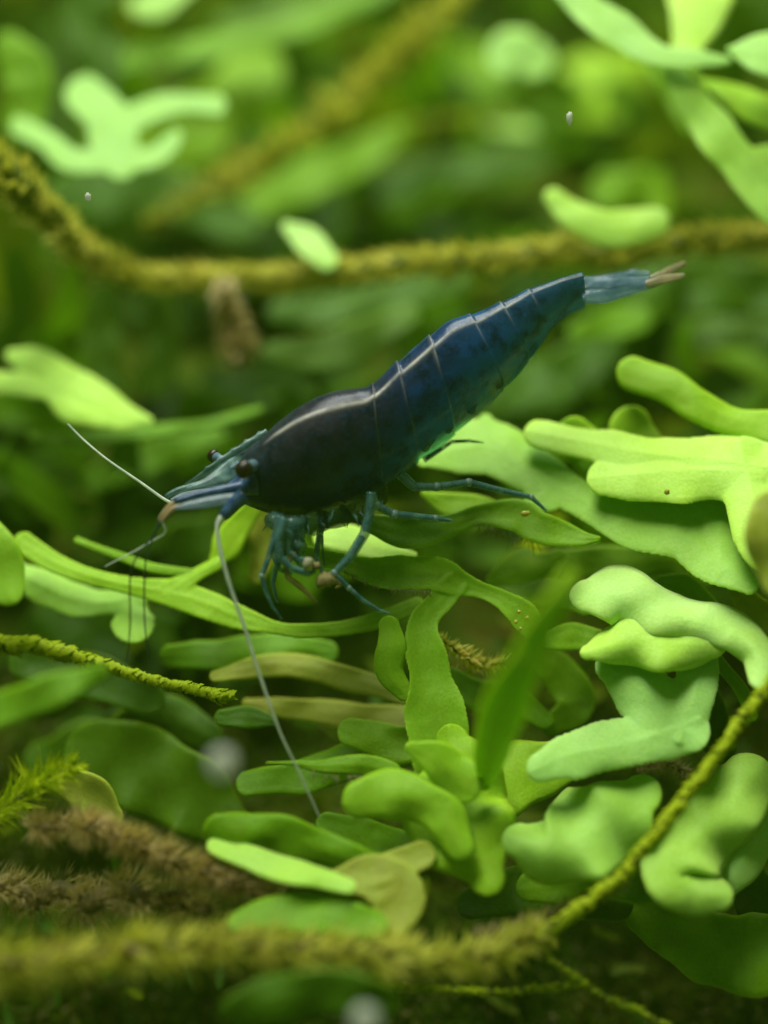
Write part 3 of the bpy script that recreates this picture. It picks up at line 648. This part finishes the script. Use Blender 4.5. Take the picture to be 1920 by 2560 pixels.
for t in ts:
    dx, dy, vx, vy, wr = station(t)
    cx, cy = (dx + vx) / 2, (dy + vy) / 2; d = sd(cx)
    C = P(cx, cy, d); hv = (P(dx, dy, d) - P(vx, vy, d)) / 2; h = hv.length; hd = hv / h
    nb = next((b for b in BREAK if b > t), None); pb = max([b for b in BREAK if b < t], default=None)
    flare = 0.0
    if nb is not None and pb is not None: flare = 0.045 * ((t - pb) / (nb - pb)) ** 2
    elif nb is not None: flare = 0.035 * max(0, (t - 6.0) / (nb - 6.0)) ** 3
    else: flare = 0.03 * ((t - BREAK[-1]) / (16 - BREAK[-1])) ** 2
    k = 0.97 + flare
    u = hd * math.cos(ROLL) - FW * math.sin(ROLL); l = -FW * math.cos(ROLL) - hd * math.sin(ROLL)
    adj = 1 / math.sqrt(math.cos(ROLL) ** 2 + (wr * math.sin(ROLL)) ** 2)
    row, uv, glint = [], [], []
    ab = max(0.0, min(1.0, (t - 7.4) / 1.5))
    glintb = max(math.exp(-((t - (b - 0.03)) / 0.024) ** 2) for b in BREAK)
    for j in range(NS):
        th = 2 * math.pi * j / NS
        c, s = math.cos(th), math.sin(th)
        dm_ = abs((th - TH0 + math.pi) % (2 * math.pi) - math.pi); da = dm_
        yy = c * (1 + 0.018 * math.exp(-(da / 0.07) ** 2))
        ww = 0.95 * wr * (1 - 0.06 * max(0, c) ** 2 - (0.30 * ab + 0.12) * max(0, -c) ** 1.5)
        # pleura of the tail: scalloped lower edge
        if c < -0.55 and ab > 0 and nb is not None and pb is not None:
            yy *= 1 + 0.05 * ab * math.sin(math.pi * (t - pb) / (nb - pb))
        p = C + (u * yy + l * s * ww) * h * adj * k
        p += (p - C).normalized() * 0.035 * noise.noise(p * 1.3)
        row.append(p)
        side = min(1.0, da / math.pi)
        uv.append((t / 16, side))
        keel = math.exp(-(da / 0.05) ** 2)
        glint.append(max(keel * min(1, max(0, (t - 2.2))) , glintb * max(0, 1 - (da / 0.75)) ** 0.8))  # mask of the painted highlight: keel line, ring margins near the back
    rows.append(row); uvs.append(uv); glints.append(glint)
mb = MB(); mb.grid(rows, True)
n = len(rows)
mb.f.append(tuple(reversed(range(NS)))); mb.f.append(tuple((n - 1) * NS + k for k in range(NS)))
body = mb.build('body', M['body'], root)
flat_uv = [q for r in uvs for q in r]; flat_r = [q for r in glints for q in r]
uvl = body.data.uv_layers.new(name='body')
for lp in body.data.loops: uvl.data[lp.index].uv = flat_uv[lp.vertex_index]
at = body.data.attributes.new('glint', 'FLOAT', 'POINT'); at.data.foreach_set('value', flat_r)

def limb(name, nodes, mat, par=root, n=None, sides=8, dd=0.0, joints=()):
    """nodes: (px, py, radius px, depth offset from the shrimp's own depth)"""
    nd = [tuple(q) + ((0.0,) if len(q) == 3 else ()) for q in nodes]
    # straight links with soft corners, as a jointed leg has
    seq = []
    for a, b in zip(nd, nd[1:]):
        for f in (0.0, 0.12, 0.5, 0.88): seq.append(tuple(p + (q - p) * f for p, q in zip(a, b)))
    seq.append(nd[-1])
    if n: seq, _ = catmull(nd, n)
    pts = [P(x, y, sd(x) + o + dd) for x, y, r, o in seq]
    mb = MB(); mb.tube(pts, [max(0.012, q[2] * 72 / FPX) for q in seq], sides)
    o = mb.build(name, M[mat], par)
    if mat == 'leg':
        for a, b in zip(nd, nd[1:]):
            ln = math.dist(a[:2], b[:2])
            if ln < 18: continue
            f0, f1 = min(.3, 7 / ln), 1 - min(.3, 7 / ln)
            seg = [tuple(p + (q - p) * f for p, q in zip(a, b)) for f in (f0, .5, f1)]
            cb = MB(); cb.tube([P(x, y, sd(x) + of + dd) for x, y, r, of in seg], [max(.01, q[2] * 72 / FPX * .62) for q in seg], 7); cb.build('leg_muscle', M['core'], o)
    for j in joints:
        q = nd[j]; jb = MB(); jb.ball(P(q[0], q[1], sd(q[0]) + q[3] + dd), q[2] * 72 / FPX * 1.25, 10)
        jb.build('joint', M['legpale'], o)
    return o
NEAR, FAR = -1.6, 1.2
# walking legs
limb('walking_leg', [(928,1230,13),(924,1285,13),(911,1335,13.5),(877,1390,12.5),(836,1433,9),(872,1470,6.5),(905,1499,6),(950,1527,4.5),(974,1533,2)], 'leg', dd=NEAR, joints=(4,5))
limb('walking_leg', [(1000,1185,13),(1035,1217,12),(1092,1217,10),(1172,1206,9.5),(1250,1226,8.5),(1328,1243,7),(1366,1277,3.5)], 'leg', dd=-0.6, joints=(2,3,5))
limb('walking_leg', [(930,1240,12),(940,1264,11),(986,1286,10.5),(1040,1291,9),(1089,1296,8),(1132,1302,3.5)], 'leg', dd=-1.0, joints=(1,2,4))
limb('walking_leg', [(700,1290,12),(690,1330,9),(672,1392,8),(655,1440,7),(667,1485,5.5),(682,1518,4.5),(705,1549,2)], 'leg', dd=NEAR, joints=(3,))
limb('walking_leg', [(742,1290,12),(730,1350,10),(690,1420,7),(682,1460,5),(694,1508,3)], 'leg', dd=-0.6)
limb('walking_leg', [(800,1280,10),(803,1330,6),(806,1370,4),(812,1420,3)], 'leg', dd=FAR)
limb('walking_leg', [(1060,1150,8),(1110,1118,6),(1130,1104,5),(1172,1102,4.5),(1210,1107,1.5)], 'leg', dd=FAR)
limb('claw_leg', [(712,1295,14),(696,1350,12),(700,1392,11),(728,1420,10),(770,1434,8),(790,1428,4)], 'leg', dd=NEAR - 0.3)
limb('claw_leg', [(760,1290,14),(752,1340,12),(735,1385,11),(752,1412,8),(778,1412,5)], 'leg', dd=-0.8)
limb('claw_leg', [(735,1380,9),(715,1412,8),(718,1442,7),(745,1462,8),(768,1482,6),(792,1507,2.5)], 'legtan', dd=NEAR)
limb('claw_leg', [(820,1280,12),(800,1330,9),(790,1390,7),(806,1430,6),(836,1448,3)], 'leg', dd=-0.4)
limb('claw_leg', [(712,1330,9),(722,1380,8),(748,1400,7),(772,1398,5),(790,1408,2)], 'leg', dd=NEAR - 0.1)
limb('claw_leg', [(690,1340,8),(684,1390,7),(700,1424,6),(730,1436,4)], 'leg', dd=-1.0)
limb('claw_leg', [(820,1432,6),(836,1446,7),(852,1462,6),(838,1470,2.5)], 'legtan', dd=NEAR)
# bases of the legs and mouthparts hanging under the head shield
for (x, y, a, b, o) in [(690,1300,26,24,-.9),(735,1312,34,30,-.7),(785,1305,38,32,-.6),(838,1290,40,32,-.5),(890,1268,36,34,-.4),(940,1236,32,36,-.2),(712,1345,26,30,-.9),(745,1365,22,26,-.6)]:
    jb = MB(); jb.ball(P(x, y, sd(x) + o), 1.0, 16, (a * 72 / FPX, 0.6, b * 72 / FPX), 0.35); jb.build('mouthpart', M['swim' if y < 1310 and x > 760 else 'leg'], root)
rn = random.Random(5)
fz = MB()
for q in range(36):
    x = rn.uniform(660, 960); y = 1300 - max(0, x - 800) * 0.35 + rn.uniform(-14, 20); o = rn.uniform(-1.6, 0.2)
    a = rn.uniform(-0.7, 0.7); l = rn.uniform(12, 36)
    fz.tube([P(x, y, sd(x) + o), P(x + math.sin(a) * l * .5 + 3, y + math.cos(a) * l * .5, sd(x) + o - .1), P(x + math.sin(a) * l, y + math.cos(a) * l, sd(x) + o - .15)], [.05, .035, .012], 5)
b = fz.build('bristles', M['leg'], root); b['kind'] = 'stuff'
# swimmerets under the tail: flat paddles behind the glassy side plates
for (x0, y0, x1, y1) in [(1030,1100,1006,1150),(1075,1060,1062,1118),(1122,1018,1120,1072),(1172,970,1178,1024),(1228,915,1246,960)]:
    sb = MB(); dm = sd((x0 + x1) / 2)
    ribbon(sb, [(x0, y0, 16), (( x0 + x1) / 2, (y0 + y1) / 2, 22), (x1, y1, 12)], lambda x, y, dm=dm: dm - 0.2, 0.1, 0.0, x0 * 0.01, 0.06, 7)
    sb.build('swimmeret', M['swim'], root)
# eyes on stalks
def eye(x, y, r, off, sx, sy, so):
    eb = MB(); c = P(x, y, sd(x) + off); eb.ball(c, r * 72 / FPX, 20, (1, 1, 1.04)); e = eb.build('eye', M['eye'], root)
    st = MB(); st.tube([P(sx, sy, sd(sx) + so), P((x + sx) / 2, (y + sy) / 2, sd(x) + (off + so) / 2), c], [r * 72 / FPX * .62, r * 72 / FPX * .7, r * 72 / FPX * .88], 12); st.build('stalk', M['stalk'], e)
eye(610, 1174, 23, -2.3, 640, 1160, -1.0)
eye(534, 1140, 17, 1.4, 566, 1156, 0.8)
# rostrum: a keeled blade with small teeth
rb = MB(); top, bot, ntp = [], [], 26
rl, _ = catmull([(670,1082,12),(622,1112,13),(575,1140,11),(543,1160,9),(500,1190,6),(462,1212,2.5)], ntp)
fr = []
for i, (x, y, r) in enumerate(rl):
    tooth = (4.5 if (i % 4 == 2 and i < 20) else 0)
    d = sd(x)
    a = P(x - 0.45 * (r + tooth), y - 0.85 * (r + tooth), d - 0.1); c = P(x, y, d); b_ = P(x + 0.45 * r, y + 0.85 * r, d + 0.05)
    k = 0.16 * (1 - i / ntp) + 0.03
    fr.append([a - FW * 0.02, c - FW * k, b_ - FW * 0.02, b_ + FW * 0.02, c + FW * k, a + FW * 0.02])
rb.grid(fr, True); rb.f.append((5, 4, 3, 2, 1, 0)); q = (ntp - 1) * 6; rb.f.append((q, q + 1, q + 2, q + 3, q + 4, q + 5))
rb.build('rostrum', M['rostrum'], root)
# face: antennule stalks, antennal scales, antenna stalk
limb('antennule', [(610,1216,16),(560,1226,15),(505,1236,12),(462,1247,10),(434,1254,7)], 'peduncle', n=18, dd=-1.3, sides=10)
limb('antennule', [(600,1200,14),(540,1206,11),(490,1213,9),(440,1228,8),(414,1243,6)], 'rostrum', n=18, dd=0.5, sides=10)
def plate(name, nodes, mat, off, tilt=0.2, par=root, th=0.03):
    pb = MB(); xm = sum(q[0] for q in nodes) / len(nodes); ym = sum(q[1] for q in nodes) / len(nodes)
    ribbon(pb, nodes, lambda x, y: sd(x) + off + tilt * (ym - y) * 72 / FPX, 0.1, 0.02, xm * .01, th, 9); return pb.build(name, M[mat], par)
plate('face_plate', [(625,1150,28),(575,1176,24),(520,1204,12),(470,1222,4)], 'rostrum', -0.3, 0.3)
limb('face_plate', [(640,1205,34),(600,1214,24),(570,1222,12)], 'peduncle', n=12, dd=-0.9, sides=12)
limb('face_plate', [(600,1160,12),(570,1178,10),(540,1190,5)], 'stalk', n=10, dd=-0.2, sides=10)
limb('face_plate', [(590,1195,14),(565,1200,12),(535,1212,6)], 'rostrum', n=10, dd=0.0, sides=10)
plate('antennal_scale', [(600,1242,12),(540,1252,14),(480,1262,11),(440,1270,4)], 'scale', -1.7, 0.6)
plate('antennal_scale', [(580,1226,10),(520,1232,12),(460,1240,9),(430,1250,4)], 'scale', 1.0, 0.6)
limb('antenna_stalk', [(612,1240,22),(590,1255,18),(568,1280,15),(556,1292,11)], 'peduncle', n=12, dd=-1.9, sides=10)
limb('flagellum_base', [(436,1256,7),(424,1266,7),(408,1284,6),(396,1300,3)], 'tan', n=14, dd=-1.3)
limb('flagellum_base', [(450,1266,6),(432,1272,7),(416,1288,6),(404,1304,3)], 'tan', n=14, dd=-1.6)
# feelers
limb('antenna', [(556,1290,8,-1.9),(543,1316,6,-2),(553,1385,5.4,-2.2),(580,1480,5,-2.4),(612,1570,4.6,-2.5),(650,1690,4.2,-2.7),(700,1830,3.2,-3),(748,1930,2.8,-3.1),(800,2046,2,-3.2)], 'antenna', n=70, sides=6)
limb('antenna', [(480,1250,5,.8),(440,1256,4.5,1),(414,1250,4,1.2),(350,1205,3.4,1.8),(270,1150,2.8,2.6),(212,1102,2.4,3.4),(170,1060,1.6,4.4)], 'antenna', n=50, sides=6)
limb('antennule_feeler', [(400,1298,3.5,-1.3),(413,1330,2.4,-1.2),(370,1358,2.2,-1),(330,1381,2,-.8),(262,1416,1.4,-.4)], 'antenna', n=40, sides=5)
limb('antennule_feeler', [(398,1300,3.5,-1.3),(385,1340,2.4,-1.2),(367,1385,2.4,-1.3),(361,1450,2.4,-1.2),(362,1560,2.2,-1),(374,1650,1.4,-.8)], 'feeler', n=44, sides=5)
limb('antennule_feeler', [(404,1304,3.5,-1.5),(372,1352,2.4,-1.3),(338,1398,2.4,-1.3),(325,1450,2.4,-1.2),(325,1560,2.2,-1),(318,1650,1.4,-.8)], 'feeler', n=44, sides=5)
# tail fan: telson and two pairs of uropods
plate('telson', [(1468,704,14),(1500,707,17),(1570,704,12),(1636,697,4)], 'fan', -0.1, 0.9, th=0.06)
for nd, off, m in [([(1474,740,19),(1510,734,24),(1560,722,20),(1620,711,12),(1650,705,7)], -0.4, 'fan'), ([(1474,722,20),(1520,716,22),(1600,706,15),(1650,697,7)], -0.2, 'fan'),
                   ([(1450,706,10),(1530,694,9),(1575,686,9),(1620,684,6)], 1.0, 'fan'), ([(1500,700,10),(1560,690,10),(1585,680,8)], 1.6, 'fan')]:
    u_ = plate('uropod', nd, m, off, 0.7, th=0.04)
    if off == -0.4: plate('uropod_tip', [(1622,708,9),(1660,698,11),(1706,690,6)], 'fantip', -0.42, 0.6, u_, 0.05)
    if off == -0.2: plate('uropod_tip', [(1630,694,6),(1648,689,10),(1660,684,4)], 'fantip', -0.25, 0.6, u_, 0.06)
    if off == 1.0: plate('uropod_tip', [(1640,690,5),(1676,676,9),(1708,660,6)], 'fantip', 1.0, 0.6, u_, 0.05)

# ------------------------------------------------------------------ crumbs, grains, root hairs, specks
def lump(name, label, x, y, d, r, mat, cat, group=None, stretch=None, rough=0.5, seg=12):
    b = MB(); c = P(x, y, d); b.ball(c, r, seg, stretch, rough); return tag(b.build(name, M[mat], None, c), label, cat, group)
lump('food_crumb', "white food crumb held by the shrimp's claws", 770, 1410, sd(770) - 2.1, 0.24, 'crumb', 'crumb', stretch=(.9, .8, 1.2))
lump('food_crumb', "tan food scrap below the shrimp's bent leg", 812, 1452, sd(812) - 2.0, 0.36, 'crumb2', 'crumb', stretch=(1.2, .7, .8), rough=1.0)
lump('food_crumb', "small yellowish scrap beside the white food crumb", 790, 1416, sd(790) - 1.9, 0.2, 'crumb2', 'crumb', rough=0.8)
lump('golden_grain', "golden grain lying on the olive leaf under the shrimp's hind leg", 1314, 1284, 73.9, 0.17, 'gold', 'grain', stretch=(1.2, .6, .8))
lump('golden_grain', "tiny pale grain in the fork of the longest tongue frond", 1668, 1230, 73, 0.12, 'gold', 'grain')
for x, y, lb in ((1298,1530,"topmost tiny golden grain on the arched leaf's lower end"), (1290,1555,"tiny golden grain just under the topmost grain on the arched leaf"),
                 (1302,1572,"lowest tiny golden grain on the arched leaf's lower end"), (1318,1545,"tiny golden grain set apart from the others toward the hazy ribbon")):
    lump('golden_grain', lb, x, y, 73.6 - (y - 1500) * .004, 0.09, 'gold', 'grain', 'grains on the arched leaf')
lump('pale_speck', "pale round speck drifting in front of the dark hollow", 555, 1905, 55.0, 0.46, 'speck', 'speck', rough=0.1)
lump('pale_speck', "pale round speck drifting below the thick olive moss strand", 912, 2548, 55.0, 0.46, 'speck', 'speck', rough=0.1)
lump('pale_speck', "tiny white mote in front of the large blurred leaf", 1424, 295, 74, 0.17, 'speck', 'speck', stretch=(.8, .8, 1.6), rough=0.6)
lump('pale_speck', "tiny white mote in front of the dark sloping leaf", 220, 492, 74, 0.14, 'speck', 'speck', stretch=(.9, .8, 1.3), rough=0.6)
def hairs(label, pts, d, n, ln, seed, ang=0.5):
    r = random.Random(seed); hb = MB(); p0 = P(*pts[0], d)
    for q in range(n):
        t = r.random() * (len(pts) - 1.001); i = int(t); f = t - i
        x = pts[i][0] + (pts[i + 1][0] - pts[i][0]) * f; y = pts[i][1] + (pts[i + 1][1] - pts[i][1]) * f
        a = r.gauss(0.15, ang); l = ln * r.uniform(0.5, 1.2); o = r.uniform(-.4, .4)
        hb.tube([P(x, y, d + o), P(x + math.sin(a) * l * .5 + 2, y + math.cos(a) * l * .5, d + o), P(x + math.sin(a) * l + r.uniform(-5, 5), y + math.cos(a) * l, d + o)], [.022, .018, .006], 4)
    o = hb.build('root_hairs', M['hair'], None, p0); tag(o, label, 'root hairs', kind='stuff'); return o
hairs("fine root hairs hanging under the olive leaf", [(1195,1305),(1240,1320),(1300,1335),(1340,1350)], 75.4, 26, 46, 1)
hairs("short fringe of hairs on the lower edge of the arched leaf", [(860,1428),(940,1462),(1010,1474),(1080,1478)], 74.2, 70, 16, 2)
hairs("fringe of fuzz under the needle thin leaf", [(780,1926),(830,1940),(880,1938),(930,1940)], 70.6, 40, 30, 3)

# ------------------------------------------------------------------ slightly cloudy green water
def water(density):
    lo, hi = Vector((-430, -60 - 60, -130)), Vector((430, 290, 160))
    vs = [(x, y, z) for z in (lo.z, hi.z) for y in (lo.y, hi.y) for x in (lo.x, hi.x)]
    o = link('haze', vs, [(0, 2, 3, 1), (4, 5, 7, 6), (0, 1, 5, 4), (2, 6, 7, 3), (0, 4, 6, 2), (1, 3, 7, 5)], None, mats=[bpy.data.materials.new('water_haze')], smooth=False)
    m = o.data.materials[0]; m.use_nodes = True; t = m.node_tree; t.nodes.clear()
    out = t.nodes.new('ShaderNodeOutputMaterial'); v = t.nodes.new('ShaderNodeVolumePrincipled')
    v.inputs['Color'].default_value = (0.42, 0.85, 0.06, 1); v.inputs['Density'].default_value = density
    v.inputs['Anisotropy'].default_value = 0.2
    t.links.new(v.outputs[0], out.inputs['Volume'])
    tag(o, 'slightly cloudy green aquarium water', 'water', kind='stuff')
water(0.35)
